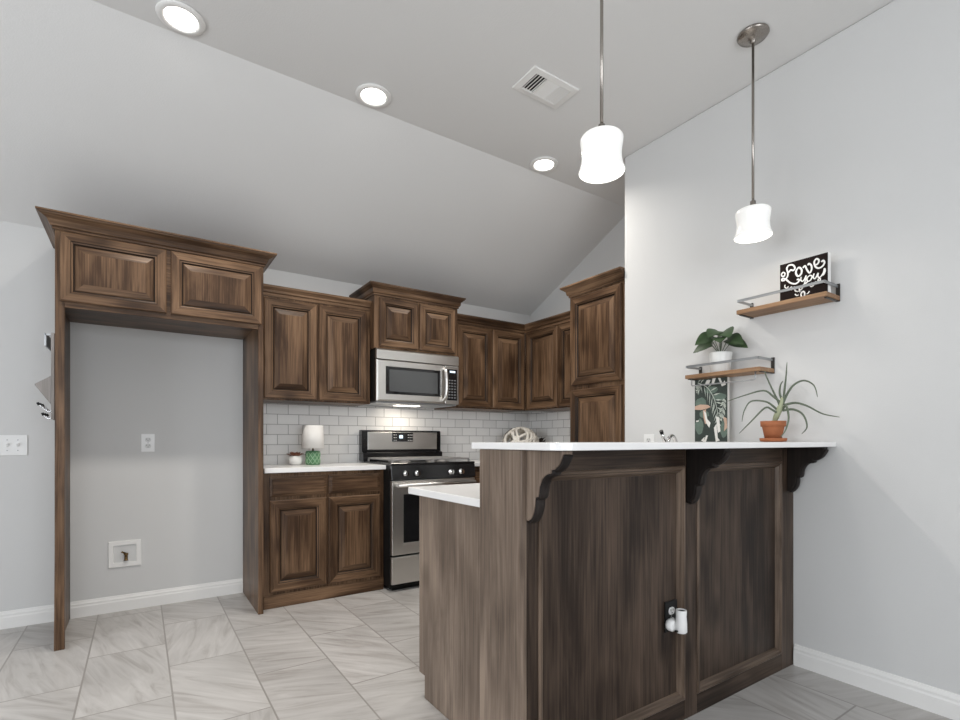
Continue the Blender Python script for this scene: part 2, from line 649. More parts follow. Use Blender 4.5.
def crown_prof(zb, h, out, small=False):
    if small:
        pts = [(0, 0), (.006, 0), (.006, h*.30), (.014, h*.36), (.016, h*.55), (.6*out+.008, h*.74), (out, h*.80), (out, h), (0, h)]
    else:
        pts = [(0, 0), (.008, 0), (.008, h*.16), (.016, h*.20), (.020, h*.34), (out*.42, h*.56), (out*.70, h*.72), (out*.88, h*.80), (out*.90, h*.86), (out, h*.88), (out, h), (0, h)]
    return [(o, zb+z) for o, z in pts]


def cabinet(name, label, cat, loc, rz, w, d, h, doors=(), drawers=(), crown=None, toe=0, stile=.055, group=None, base_rail=False):
    """local frame: x along the front, y=0 the face, z=0 the underside"""
    t = thing(name, label, cat, loc, rz, group)
    bd = MB()
    if toe:
        bd.box(0, w, .02, d, toe, h)
        bd.box(0, w, .075, d, 0, toe)
    else:
        bd.box(0, w, .02, d, 0, h)
    bd.build('carcass', [WZ], t, bevel=.0015)
    MB().box(0, w, 0, .02, toe, h).build('face_frame', [WZ], t, bevel=.002)
    for a in doors:
        raised_door(t, *a, stile=stile)
    for a in drawers:
        slab_drawer(t, *a)
    if base_rail:
        MB().box(0, w, -.006, .0, 0, .085).build('base_rail', [WX], t, bevel=.003)
    if crown:
        zb, ch, out, small, ends = crown
        p = []
        if ends[0]:
            p += [(0, min(d, ends[0]))]
        p += [(0, 0), (w, 0)]
        if ends[1]:
            p += [(w, min(d, ends[1]))]
        mis = ([1] if ends[0] else [])+[0]+([1] if ends[1] else [])
        MB().sweep(p, crown_prof(zb, ch, out, small), mis=mis).build('crown_moulding', [WX, WY], t)
    return t


# fridge surround: two tall side panels carrying a box with two doors
FY = 3.34
fs = thing('fridge_surround', 'tall dark wood surround of the empty fridge alcove with two small doors on top', 'cabinet', (-.361, FY, 0))
fs_w = .995
MB().box(0, .012, .0, .565, 0, 2.17).box(0, .040, 0, .022, 0, 2.17).build('side_panel', [WZ], fs, bevel=.002)
MB().box(fs_w-.03, fs_w, .0, .565, 0, 2.17).build('side_panel', [WZ], fs, bevel=.002)
MB().box(.012, fs_w-.03, .022, .565, 1.787, 2.17).build('carcass', [WX], fs, bevel=.0015)
MB().box(.040, fs_w-.03, 0, .022, 1.757, 2.17).build('face_frame', [WX], fs, bevel=.002)
raised_door(fs, .022, .484, 1.785, 2.140, stile=.052)
raised_door(fs, .504, .982, 1.785, 2.140, stile=.052)
MB().sweep([(0, .565), (0, 0), (fs_w, 0), (fs_w, .565)], crown_prof(2.148, .076, .066), mis=[1, 0, 1]).build('crown_moulding', [WX, WY], fs)

UZ = 1.345
cabinet('wall_cabinet', 'two-door dark wood wall cabinet between the fridge surround and the microwave', 'cabinet', (.648, 3.58, UZ), 0, .774, .325, .765,
        [(.032, .378, .012, .678), (.392, .742, .012, .678)], crown=(.692, .070, .030, True, (0, 0)), group=None)
cabinet('wall_cabinet', 'short two-door dark wood cabinet with crown directly above the microwave', 'cabinet', (1.424, 3.50, 1.755), 0, .712, .405, .42,
        [(.035, .350, .015, .372), (.366, .681, .015, .372)], crown=(.388, .080, .050, False, (.4, .4)), stile=.05)
cabinet('wall_cabinet', 'two-door dark wood wall cabinet right of the microwave on the back wall', 'cabinet', (2.142, 3.58, UZ), 0, .763, .325, .765,
        [(.034, .378, .012, .690), (.394, .742, .012, .690)], crown=(.700, .076, .030, True, (0, 0)))
cabinet('wall_cabinet', 'two-door dark wood wall cabinet in the corner beside the tall pantry', 'cabinet', (2.905, 3.58, UZ), -pi/2, .866, .328, .765,
        [(.045, .440, .012, .690), (.455, .835, .012, .690)], crown=(.700, .076, .030, True, (0, 0)))
cabinet('pantry_cabinet', 'tall dark wood pantry with one door above another at the wall end', 'cabinet', (2.625, 2.712, 0), -pi/2, .512, .608, 2.16,
        [(.028, .488, 1.47, 2.105), (.028, .488, .12, 1.44)], crown=(2.122, .076, .054, False, (.28, 0)), toe=.1)

cabinet('base_cabinet', 'dark wood base cabinet with two drawers and two doors beside the fridge surround', 'cabinet', (.648, 3.418, 0), 0, .812, .487, .866,
        [(.035, .396, .105, .690), (.412, .780, .105, .690)], [(.035, .396, .712, .842), (.412, .780, .712, .842)], base_rail=True, stile=.062)
cabinet('base_cabinet', 'dark wood base cabinet right of the range, behind the breakfast bar', 'cabinet', (2.172, 3.405, 0), 0, .455, .50, .866,
        [(.03, .425, .115, .690)], [(.03, .425, .712, .842)], toe=.1)
cabinet('base_cabinet', 'dark wood corner base cabinet next to the tall pantry', 'cabinet', (2.628, 3.904, 0), -pi/2, 1.190, .60, .866,
        [(.53, .84, .115, .690), (.855, 1.165, .115, .690)], [(.53, .84, .712, .842), (.855, 1.165, .712, .842)], toe=.1)

tag(B(.646, 1.461, 3.372, YB-.010, .867, .898).build('worktop', QUARTZ, bevel=.003), 'white quartz worktop with a small lamp on it, left of the range', 'worktop')
mb = MB().prism([(2.172, 3.365), (2.59, 3.365), (2.59, 2.714), (XK-.010, 2.714), (XK-.010, YB-.010), (2.172, YB-.010)], 'z', .867, .898)
tag(mb.build('worktop', QUARTZ, bevel=.003), 'white quartz corner worktop right of the range, under the basket', 'worktop')

# ------------------------------------------------------------------ breakfast bar
BX, BY, BYB, BT = .936, 1.17, 1.393, 1.043
bar = thing('breakfast_bar', 'raised dark wood breakfast bar knee wall with two framed panels and corbels', 'bar', (BX, BY, 0))
o3 = (BX, BY, 0)
MB(o3).box(BX+.02, XR-.002, BY+.022, BYB, 0, BT-.001).build('core', [IZ], bar)
MB(o3).box(BX, BX+.02, BY, BYB, 0, BT).build('end_panel', [LITWOOD], bar, bevel=.002)
# face frame: three stiles, top and bottom rails
for a, b in ((BX+.02, 1.0), (1.735, 1.815), (2.485, XR-.004)):
    MB(o3).box(a, b, BY, BY+.022, 0, BT).build('stile', [IZ], bar, bevel=.0015)
for a, b in ((1.0, 1.735), (1.815, 2.485)):
    MB(o3).box(a, b, BY+.001, BY+.022, .975, BT).build('rail', [IX], bar)
    MB(o3).box(a, b, BY+.001, BY+.022, 0, .078).build('rail', [IX], bar)
    MB(o3).box(a, b, BY+.016, BY+.022, .078, .975).build('panel', [IZ], bar)
    # picture-frame moulding around the recessed panel
    mo = MB(o3)

    def R(k, yy):
        return (a+k, b-k, .078+k, .975-k, yy)
    mo.rings([R(0, BY+.016), R(0, BY-.002), R(.004, BY-.006), R(.010, BY-.006), R(.014, BY), R(.020, BY+.002), R(.026, BY+.010), R(.030, BY+.0155)], (0, 1), fill=False, closeback=False)
    mo.build('panel_moulding', [MOZ, MOX], bar)
# corbels
CP = [(1.17, 1.043), (1.012, 1.043), (1.016, 1.022), (1.028, 1.003), (1.046, .990), (1.058, .988), (1.060, .978), (1.080, .974), (1.098, .960), (1.109, .938), (1.115, .908),
      (1.128, .904), (1.130, .880), (1.136, .858), (1.148, .840), (1.160, .833), (1.17, .832)]
for x in (.952, 1.742, 2.535):
    c = MB(o3).prism(CP, 'x', x, x+.040).build('corbel', [LITWOOD if x < 1 else DARKW], bar, bevel=.004, seg=2)  # daylight on the first corbel is painted in by paler wood; others near-black
    # scrolled lip along the front edge
    lp = MB(o3)
    pts = [(x+.020, p[0]-.002, p[1]) for p in [(1.012, 1.031)]+CP[2:-1]]
    lp.tube(smooth_path(pts, 3), .008, 8, flat=((0, 1, 0), .6))
    lp.v = [Vector((x+.020-BX+(p.x-(x+.020-BX))*2.3, p.y, p.z)) for p in lp.v]
    lp.build('corbel_lip', [DARKW], c)

# bar top with rounded outer corners
def rounded(x0, x1, y0, y1, r, corners):
    pts = []
    for k, (cx, cy, a0) in enumerate(((x0+r, y0+r, pi), (x1-r, y0+r, 1.5*pi), (x1-r, y1-r, 0), (x0+r, y1-r, .5*pi))):
        if k in corners:
            pts += [(cx+r*cos(a0+i*pi/12), cy+r*sin(a0+i*pi/12)) for i in range(7)]
        else:
            pts += [((x0, x1, x1, x0)[k], (y0, y0, y1, y1)[k])]
    return pts


tag(MB().prism(rounded(.924, XR-.001, .990, 1.425, .06, (0,)), 'z', BT+.0006, 1.0655).build('bar_top', QUARTZ, bevel=.003),
    'long white quartz bar top on the dark wood breakfast bar', 'worktop')

# lower island run behind the bar
isl = thing('island_cabinet', 'lower dark wood island cabinet behind the breakfast bar, end panel showing', 'cabinet', (.982, BYB+.002, 0))
oi_ = (.982, BYB+.002, 0)
MB(oi_).prism([(BYB+.002, 0), (1.872, 0), (1.872, .093), (1.920, .093), (1.920, .846), (BYB+.002, .846)], 'x', .982, 1.000).build('end_panel', [LITWOOD], isl, bevel=.002)
MB(oi_).box(1.0, XR-.002, BYB+.002, 1.865, 0, .10).box(1.0, XR-.002, BYB+.002, 1.900, .10, .846).build('carcass', [IZ], isl)
for k in range(4):
    a = 1.02+k*.39
    MB(oi_).box(a, a+.375, 1.9005, 1.919, .12, .83).build('door', [IZ], isl, bevel=.003)
tag(B(.942, XR-.002, BYB+.003, 1.945, .847, .875).build('worktop', QUARTZ, bevel=.003), 'lower white quartz worktop jutting out left behind the bar', 'worktop')

# ------------------------------------------------------------------ range
RX0, RX1, RY = 1.464, 2.168, 3.285
rg = thing('gas_range', 'stainless steel gas range with black control panel and cooktop', 'stove', (RX0, RY, 0))
og = (RX0, RY, 0)
MB(og).box(RX0, RX1, RY+.03, 3.885, .03, .895).box(RX0+.03, RX1-.03, RY+.06, 3.86, 0, .03).build('body', BLACKP, rg, bevel=.003)
MB(og).prism([(RY-.005, .792), (RY+.03, .792), (RY+.05, .896), (RY+.008, .896)], 'x', RX0, RX1).build('control_panel', BLACKG, rg, bevel=.003)
ct = MB(og).box(RX0-.001, RX1+.001, RY+.008, 3.82, .896, .912).build('cooktop', BLACKG, rg, bevel=.004)
for xa, xb in ((RX0+.03, RX0+.345), (RX1-.345, RX1-.03)):
    gr = MB(og)
    ya, yb = RY+.05, 3.79
    for xx in (xa, xb):
        gr.box(xx-.006, xx+.006, ya, yb, .928, .940)
    for yy in (ya, (ya+yb)/2, yb):
        gr.box(xa, xb, yy-.006, yy+.006, .928, .940)
    for yy in (ya+.13, yb-.13):
        gr.box(xa, xb, yy-.005, yy+.005, .930, .942)
    gr.box((xa+xb)/2-.005, (xa+xb)/2+.005, ya, yb, .930, .942)
    for xx in (xa, xb):
        for yy in (ya, yb):
            gr.box(xx-.007, xx+.007, yy-.007, yy+.007, .910, .930)
    gr.build('grate', IRON, rg, bevel=.002)
    for yy in (ya+.13, yb-.13):
        MB(og).lathe([(.045, .910), (.045, .918), (.032, .919), (.032, .926)], ((xa+xb)/2, yy, 0), 24).build('burner', IRON, rg)
for x in (1.572, 1.662, 1.945, 2.035):
    kb = MB(og)
    kb.lathe([(.022, RY-.002), (.021, RY-.008), (.017, RY-.010), (.015, RY-.030)], (x, 0, .838), 20, axis='y')
    kb.box(x-.005, x+.005, RY-.036, RY-.028, .822, .854)
    kb.build('knob', CHROME, rg)
dr = MB(og).box(RX0+.004, RX1-.004, RY, RY+.03, .262, .788).build('oven_door', STEELZ, rg, bevel=.004)
MB(og).box(RX0+.092, RX1-.092, RY-.004, RY+.001, .345, .690).build('oven_window', BLKGLASS, dr, bevel=.002)
MB(og).box(RX0+.09, RX1-.09, RY-.006, RY-.001, .328, .342).build('window_trim', STEEL, dr, bevel=.002)
hd = MB(og).tube([(RX0+.03, RY-.045, .757), (RX1-.03, RY-.045, .757)], .014, 14)
for x in (RX0+.05, RX1-.05):
    hd.box(x-.012, x+.012, RY-.04, RY+.001, .747, .767)
hd.build('handle', STEEL, dr)
MB(og).box(RX0+.004, RX1-.004, RY+.004, RY+.03, .055, .248).build('drawer', STEELZ, rg, bevel=.004)
bg = MB(og).prism([(3.795, .912), (3.885, .912), (3.885, 1.158), (3.842, 1.158), (3.828, 1.150), (3.826, .99), (3.795, .975)], 'x', RX0-.012, RX1-.004).build('backguard', BLACKG, rg, bevel=.003)
MB(og).box(RX0+.035, RX1-.045, 3.819, 3.827, 1.000, 1.143).build('steel_fascia', STEEL, bg, bevel=.002)
MB(og).box(1.705, 1.895, 3.814, 3.820, 1.065, 1.140).build('display', BLACKG, bg, bevel=.002)
dg = MB(og).box(1.768, 1.800, 3.8125, 3.8145, 1.092, 1.118)
dg.build('clock_digits', DIGIT, bg)
for k in range(3):
    for x in (1.718, 1.735, 1.845, 1.862, 1.879):
        MB(og).box(x, x+.008, 3.8125, 3.8145, 1.073+k*.022, 1.079+k*.022).build('button', OFFW, bg)

# ------------------------------------------------------------------ microwave
MX0, MX1, MY, MZ0, MZ1 = 1.432, 2.135, 3.475, 1.365, 1.752
mw = thing('microwave', 'stainless over-range microwave with dark window above the gas range', 'microwave', (MX0, MY, MZ0))
om = (MX0, MY, MZ0)
MB(om).box(MX0, MX1, MY+.03, 3.899, MZ0, MZ1).build('body', BLACKP, mw, bevel=.003)
MB(om).prism([(MY+.03, MZ1-.078), (MY+.03, MZ1), (MY+.012, MZ1), (MY, MZ1-.012), (MY, MZ1-.078)], 'x', MX0, MX1).build('vent_strip', STEEL, mw, bevel=.002)
XD = 2.005
d_ = MB(om)
d_.rings([(MX0, XD, MZ0, MZ1-.082, MY+.03), (MX0, XD, MZ0, MZ1-.082, MY+.008), (MX0+.012, XD-.004, MZ0+.012, MZ1-.088, MY), (MX0+.070, XD-.035, MZ0+.052, MZ1-.128, MY), (MX0+.074, XD-.039, MZ0+.056, MZ1-.132, MY+.006)], (0, 0))
md = d_.build('door', STEEL, mw)
MB(om).box(MX0+.072, XD-.037, MY+.003, MY+.0075, MZ0+.054, MZ1-.130).build('door_glass', BLKGLASS, md)
MB(om).box(MX0+.10, XD-.066, MY+.0005, MY+.0045, MZ0+.074, MZ1-.150).build('window_screen', MWGLASS, md)
hp = [(XD-.012, MY+.002, MZ0+.026), (XD-.010, MY-.030, MZ0+.045), (XD-.008, MY-.042, MZ0+.10), (XD-.008, MY-.044, MZ0+.155), (XD-.008, MY-.042, MZ0+.21), (XD-.010, MY-.030, MZ0+.262), (XD-.012, MY+.002, MZ0+.280)]
MB(om).tube(smooth_path(hp, 4), .0135, 12).build('handle', STEELZ, md)
cp = MB(om).box(XD+.003, MX1, MY+.004, MY+.03, MZ0, MZ1-.082).build('control_panel', STEELZ, mw, bevel=.003)
MB(om).box(XD+.022, MX1-.018, MY+.0005, MY+.005, MZ0+.030, MZ1-.110).build('keypad', BLACKG, cp)
ky = MB(om)
for r in range(7):
    for c in range(3):
        x = XD+.032+c*.026
        ky.box(x, x+.017, MY-.0008, MY+.001, MZ0+.045+r*.023, MZ0+.056+r*.023)
ky.build('keys', GREYMET, cp)
MB(om).box(XD+.045, MX1-.035, MY-.0008, MY+.001, MZ1-.137, MZ1-.122).build('clock_digits', DIGIT, cp)
MB(om).box(MX0+.01, MX1-.01, MY+.025, 3.89, MZ0-.012, MZ0).build('underside', GREYMET, mw, bevel=.003)
MB(om).box(1.68, 1.88, 3.66, 3.74, MZ0-.0145, MZ0-.0115).build('hood_lamp', HOODL, mw)
area_light('hood_light', (1.78, 3.70, MZ0-.02), (0, 0, 0), .18, .07, 1.5, (1, .90, .76))

# ------------------------------------------------------------------ recessed lights, vent, pendants
for lab, (x, y) in zip(('leftmost of the three recessed ceiling lights, nearest the camera', 'middle one of the three recessed ceiling lights', 'recessed ceiling light furthest right, between vent and hanging pendant'),
                       ((.148, 2.545), (1.03, 2.545), (2.225, 2.545))):
    c = thing('recessed_light', lab, 'ceiling light', (x, y, ZC), group='recessed lights in the ceiling')
    MB().lathe([(.063, -.001), (.091, -.001), (.095, -.004), (.091, -.009), (.074, -.012), (.066, -.010), (.063, -.004), (.063, -.001)], (0, 0, 0), 48, caps=False).build('trim_ring', TRIMW, c)
    MB().lathe([(.001, -.0035), (.0635, -.0035), (.0635, -.001), (.001, -.001)], (0, 0, 0), 48, caps=True).build('lens', CANLENS, c)
    area_light('recessed_lamp', (x, y, ZC-.014), (0, 0, 0), .12, .12, CAN_W, (1, .95, .88), 'DISK', radians(142))

vt = thing('ceiling_vent', 'white rectangular air vent with three banks of slats in the ceiling', 'vent', (1.755, 1.992, ZC))
mb = MB()
R0 = [(-.152, .152, -.092, .092), (-.150, .150, -.090, .090), (-.116, .116, -.062, .062), (-.112, .112, -.058, .058)]
Z0 = [-.0005, -.007, -.010, -.002]
for (a, b), (za, zb) in zip(zip(R0[:-1], R0[1:]), zip(Z0[:-1], Z0[1:])):
    p = [(a[0], a[2], za), (a[1], a[2], za), (a[1], a[3], za), (a[0], a[3], za)]
    q = [(b[0], b[2], zb), (b[1], b[2], zb), (b[1], b[3], zb), (b[0], b[3], zb)]
    for k in range(4):
        mb.add([p[k], p[(k+1) % 4], q[(k+1) % 4], q[k]], [(0, 1, 2, 3)])
mb.build('frame', TRIMW, vt)
MB().box(-.114, .114, -.060, .060, -.0016, -.0006).build('backing', BLACKP, vt)
for bank in (-1, 0, 1):
    s = MB()
    if bank == 0:
        for k in range(7):
            y = -.051+k*.017
            s.prism([(y+.008, -.0095), (y-.008, -.0030), (y-.0095, -.0040), (y+.0065, -.0105)], 'x', -.040, .040)
        s.box(-.044, -.040, -.060, .060, -.011, -.002).box(.040, .044, -.060, .060, -.011, -.002)
    else:
        for k in range(4):
            x = bank*(.053+k*.0175)
            s.prism([(x+bank*.006, -.0095), (x-bank*.005, -.0025), (x-bank*.0065, -.0035), (x+bank*.0045, -.0105)], 'y', -.060, .060)
    s.build('slat_bank', TRIMW, vt)

SHADE = [(.012, .122), (.056, .122), (.068, .118), (.0725, .111), (.071, .095), (.0675, .073), (.0665, .055), (.068, .036), (.0725, .016), (.0785, .001), (.0775, -.002), (.0755, .000),
         (.0695, .016), (.065, .036), (.0635, .055), (.0645, .073), (.068, .095), (.069, .110), (.054, .118), (.012, .118)]
for lab, (x, y) in zip(('brushed nickel pendant lamp with white glass shade hanging nearer the left', 'brushed nickel pendant lamp with white glass shade and canopy near the right wall'), ((1.315, 1.205), (2.300, 1.205))):
    p = thing('pendant_lamp', lab, 'pendant light', (x, y, ZC), group='pendants over the breakfast bar')
    zb = 1.994-ZC
    MB().lathe([(.064, -.0005), (.066, -.006), (.060, -.014), (.030, -.022), (.013, -.026), (.011, -.040), (.006, -.044)], (0, 0, 0), 40).build('canopy', NICKEL, p)
    MB().lathe([(.0058, -.040), (.0058, zb+.168)], (0, 0, 0), 14).build('rod', NICKEL, p)
    MB().lathe([(.007, .164), (.012, .160), (.012, .144), (.022, .134), (.024, .1225), (.010, .1225)], (0, 0, zb), 24).build('socket_cap', NICKEL, p)
    sh = MB().lathe(SHADE, (0, 0, zb), 48, caps=False)
    sh.build('lamp_shade', PENDG, p)
    MB().lathe([(.012, .117), (.013, .100), (.024, .084), (.030, .064), (.027, .044), (.015, .030), (.002, .026)], (0, 0, zb), 24).build('bulb', BULB, p)
    area_light('pendant_bulb_light', (x, y, 1.990+.012), (0, 0, 0), .11, .11, PENDANT_W, (1, .94, .86), 'DISK')

# ------------------------------------------------------------------ wall plates
def screw(mb, x, z, y, mi=1):
    mb.lathe([(.003, y), (.003, y-.0012)], (x, 0, z), 10, mi, axis='y')


def receptacle(parent, z, y, mat):
    f = MB()
    pts = [(.0165*cos(a)*1.0, z+max(-.0135, min(.0135, .0165*sin(a)))) for a in [i*2*pi/24 for i in range(24)]]
    f.prism(pts, 'y', y, y-.003)
    o = f.build('socket_face', mat, parent)
    s = MB()
    s.box(-.0075, -.0055, y-.0036, y-.0028, z-.001, z+.008)
    s.box(.0055, .0075, y-.0036, y-.0028, z+.001, z+.008)
    s.lathe([(.0025, y-.0028), (.0025, y-.0036)], (0, 0, z-.007), 10, axis='y')
    s.build('socket_slots', BLACKP, o)


def outlet(label, loc, rz, plate, face, flat=False):
    t = thing('wall_outlet', label, 'outlet', loc, rz)
    mb = MB().box(-.036, .036, -.005, 0, -.057, .057)
    screw(mb, 0, 0, -.005)
    mb.build('cover_plate', [plate, GREYMET], t, bevel=.002)
    receptacle(t, .020, -.005, face)
    receptacle(t, -.020, -.005, face)
    return t


outlet('white duplex outlet high on the wall inside the fridge alcove', (.043, YB, 1.058), 0, PLASTIC, OFFW)
outlet('white outlet on the right wall just above the bar top behind the tap', (XR, 2.0, 1.055), -pi/2, PLASTIC, OFFW)
outlet('black outlet plate on the left panel of the breakfast bar', (1.668, BY+.016, .408), 0, BLACKP, PLASTIC)

af = thing('plug_in_freshener', 'white plug-in air freshener pushed into the black outlet on the bar', 'air freshener', (1.660, BY, .400))
MB().lathe([(.020, -.003), (.023, -.012), (.022, -.024), (.016, -.030)], (-.012, .012, -.018), 24, axis='y').build('plug_body', PLASTIC, af)
MB().lathe([(.017, -.040), (.021, -.036), (.0205, -.005), (.0185, .020), (.0195, .040), (.0190, .044), (.014, .044), (.013, .038)], (.004, -.034, 0), 28).build('vial_housing', PLASTIC, af)
MB().lathe([(.0135, .0385), (.0135, .041)], (.004, -.034, 0), 20).build('wick_opening', BLACKP, af)
vs = MB()
for k in range(3):
    vs.box(-.024+k*.010, -.017+k*.010, -.0325-.004*k-.003, -.026, -.034, -.028)
vs.build('vent_slots', BLACKP, af)

ib = thing('water_outlet_box', 'white recessed fridge water box with brass valve low in the alcove', 'water box', (-.079, YB, .358))
mb = MB()
mb.rings([(-.086, .086, -.082, .082, 0), (-.086, .086, -.082, .082, -.006), (-.083, .083, -.079, .079, -.009), (-.060, .060, -.056, .056, -.009), (-.058, .058, -.054, .054, -.0012)], (0, 0), fill=False, closeback=False)
mb.build('frame', TRIMW, ib)
MB().box(-.059, .059, -.002, 0, -.055, .055).build('box_back', OFFW, ib)
vl = MB()
vl.lathe([(.013, -.030), (.013, -.028), (.009, -.026), (.009, .004), (.012, .006), (.012, .014), (.006, .016)], (.006, -.014, -.012), 16)
vl.tube([(.006, -.014, .0), (-.012, -.020, .012), (-.016, -.020, .016)], [.006, .005, .007], 8)
vl.build('valve', BRASS, ib)

sw = thing('light_switch', 'white three-toggle light switch plate on the wall left of the fridge surround', 'light switch', (-.630, YB, 1.046))
mb = MB().box(-.087, .087, -.006, 0, -.058, .058)
for x in (-.046, 0, .046):
    screw(mb, x, .030, -.006)
    screw(mb, x, -.030, -.006)
mb.build('cover_plate', [PLASTIC, GREYMET], sw, bevel=.002)
for x in (-.046, 0, .046):
    MB().prism([(-.006, -.010), (-.006, .008), (-.017, .014), (-.018, .006)], 'x', x-.005, x+.005).build('toggle', PLASTIC, sw)

# ------------------------------------------------------------------ organiser on the fridge panel
og_ = thing('wall_organizer', 'grey wooden mail organizer with hooks on the side of the fridge surround', 'organizer', (-.361, 3.44, 1.18))
MB().box(-.014, -.0005, -.10, .10, 0, .440).build('back_board', ORGW, og_, bevel=.002)
MB().box(-.040, -.014, -.092, -.080, .425, .437).box(-.040, -.032, -.092, .092, .372, .437).box(-.040, -.014, .080, .092, .425, .437).build('top_bracket', GREYMET, og_, bevel=.0015)
MB().prism([(-.014, .222), (-.078, .176), (-.074, .167), (-.014, .075)], 'y', -.095, .095).build('mail_pocket', ORGW, og_, bevel=.0015)
for y in (-.07, 0.0, .07):
    for z0, out, up in ((.044, .066, .034), (.008, .048, .018)):
        h = MB().tube(smooth_path([(-.014, y, z0), (-.028, y, z0-.004), (-.040, y, z0+.006), (-out, y, z0+up)], 4), .0036, 8).build('hook', CHROME, og_)
        MB().tube([(-out+.003, y, z0+up-.006), (-out-.003, y, z0+up+.007)], .0062, 10).build('hook_tip', BLACKP, h)


# ------------------------------------------------------------------ shelves on the right wall
def shelf(label, y0, y1, zb, bar_below):
    """floating shelf on the wall x=XR; board from y0 to y1, underside at zb"""
    xf = XR-.140
    t = thing('wall_shelf', label, 'shelf', (XR, y0, zb))
    o = (XR, y0, zb)
    MB(o).box(xf, XR-.004, y0, y1, zb, zb+.020).build('board', SHELFW, t, bevel=.0015)
    rz = zb+.058
    r = MB(o)
    r.box(xf-.003, xf+.002, y0+.006, y1-.006, rz, rz+.012)
    r.box(xf-.003, XR-.001, y0+.006, y0+.011, rz, rz+.012)
    r.box(xf-.003, XR-.001, y1-.011, y1-.006, rz, rz+.012)
    r.build('guard_rail', GREYMET, t, bevel=.001)
    for y in (y0, y1-.012):
        b = MB(o).box(XR-.006, XR, y, y+.016, zb-.004, rz+.018)
        b.build('bracket', DARKMET, t, bevel=.001)
    for yy in (y0+.004, y1-.016):
        MB(o).box(xf+.02, XR-.006, yy, yy+.012, zb-.004, zb).build('bracket_arm', DARKMET, t)
    if bar_below:
        q = [(xf+.015, y0+.03, zb), (xf+.015, y0+.03, zb-.035), (xf+.015, y0+.035, zb-.040), (xf+.015, y1-.035, zb-.040), (xf+.015, y1-.03, zb-.035), (xf+.015, y1-.03, zb)]
        MB(o).tube(q, .0035, 8).build('towel_bar', GREYMET, t)
    return t


shelf('upper wooden wall shelf with metal rail holding the dark sign', .976, 1.374, 1.700, False)
shelf('lower wooden wall shelf with metal rail and towel bar holding the leafy plant', 1.258, 1.660, 1.408, True)

# sign: local frame x to the right as read, y=0 front (faces -x in the room), z up
sg = thing('lettered_sign', 'dark square sign with white script lettering standing on the upper shelf', 'sign', (2.520, 1.195, 1.7205), -pi/2)
SW, SH = .204, .186
MB().box(0, SW, .003, .028, 0, SH).build('sign_box', SIGNW, sg, bevel=.001)
MB().box(.002, SW-.002, 0, .004, .002, SH-.002).build('sign_face', SIGNB, sg)
STROKES = [
    # Love
    (9, [(302, 262), (322, 238), (348, 246), (366, 222), (345, 192), (302, 192), (280, 222), (292, 268), (284, 306), (252, 338), (226, 336), (236, 318), (272, 330), (318, 366), (372, 376), (408, 352), (404, 334), (386, 338)]),
    (7, [(262, 290), (236, 300), (222, 280), (240, 258), (262, 272), (250, 292)]),
    (10, [(388, 232), (376, 268), (396, 304), (428, 286), (436, 246), (412, 220), (388, 232)]),
    (9, [(448, 226), (470, 208), (488, 244), (516, 278), (536, 244), (532, 206), (508, 188), (500, 204)]),
    (9, [(566, 208), (596, 196), (608, 164), (584, 148), (562, 176), (572, 220), (604, 238), (642, 222), (662, 188), (648, 168), (632, 182)]),
    # you
    (7, [(430, 312), (428, 346), (452, 352), (476, 312)]),
    (7, [(480, 300), (472, 352), (456, 400), (428, 436), (410, 428), (436, 400), (484, 372), (504, 352)]),
    (7, [(520, 300), (492, 324), (494, 358), (526, 346), (540, 312), (520, 300)]),
    (7, [(560, 286), (552, 322), (572, 334), (600, 284), (598, 318), (622, 322), (650, 284), (662, 244), (668, 268), (654, 300), (640, 306)]),
    # more, along the lower arc
    (6, [(262, 382), (258, 404), (282, 418), (296, 398)]),
    (7, [(296, 436), (318, 414), (332, 408), (330, 436), (350, 412), (364, 410), (366, 440), (384, 452)]),
    (7, [(540, 372), (518, 392), (534, 410), (556, 394), (540, 372)]),
    (7, [(560, 396), (572, 366), (580, 372), (590, 362)]),
    (6, [(596, 366), (622, 350), (616, 334), (600, 346), (606, 372), (634, 364)]),
    (8, [(446, 452), (428, 480), (440, 508), (464, 494), (464, 462), (446, 452)]),
    (6, [(366, 476), (384, 492), (402, 486)]),
    (6, [(486, 478), (502, 470), (514, 452)]),
    (5, [(388, 456), (412, 446), (420, 460)]),
]
lt = MB()
for wd, st in STROKES:
    pts = []
    for px_, py_ in st:
        sx = (px_-200)/495
        sy = 1-(py_-(180-92*sx))/392
        pts.append((sx*SW, -.0012, sy*SH))
    lt.tube(smooth_path(pts, 5), wd*.00042, 8, flat=((0, 1, 0), .45))
lt.build('lettering', SIGNW, sg)


# ------------------------------------------------------------------ plants
def leaf(mb, base, d, up, length, width, droop=.35, heart=True, mi=0, cup=.15):
    """a heart-shaped or lance leaf: grid along d, drooping towards the tip"""
    d, up = Vector(d).normalized(), Vector(up)
    side = d.cross(up).normalized()
    up = side.cross(d).normalized()
    rows = 9
    vs, fs = [], []
    for i in range(rows):
        t = i/(rows-1)
        w = (sin(pi*min(1, (t*.86+.14)))**.75*(1-t*.35) if heart else sin(pi*(t*.94+.05)))*width/2
        if i == rows-1:
            w = .0006
        c = Vector(base)+d*(length*t)-Vector((0, 0, 1))*(droop*length*t*t)
        back = .10*length if (heart and i == 0) else 0
        for k in (-1, -.5, 0, .5, 1):
            vs.append(c+side*(w*k)+up*(cup*abs(k)*w)-d*(back*abs(k)))
    for i in range(rows-1):
        for k in range(4):
            a = i*5+k
            fs.append((a, a+1, a+6, a+5))
    mb.add(vs, fs, mi, True)
    # thin underside so that the blade has thickness
    mb.add([v-up*.0012 for v in vs], [f[::-1] for f in fs], mi, True)


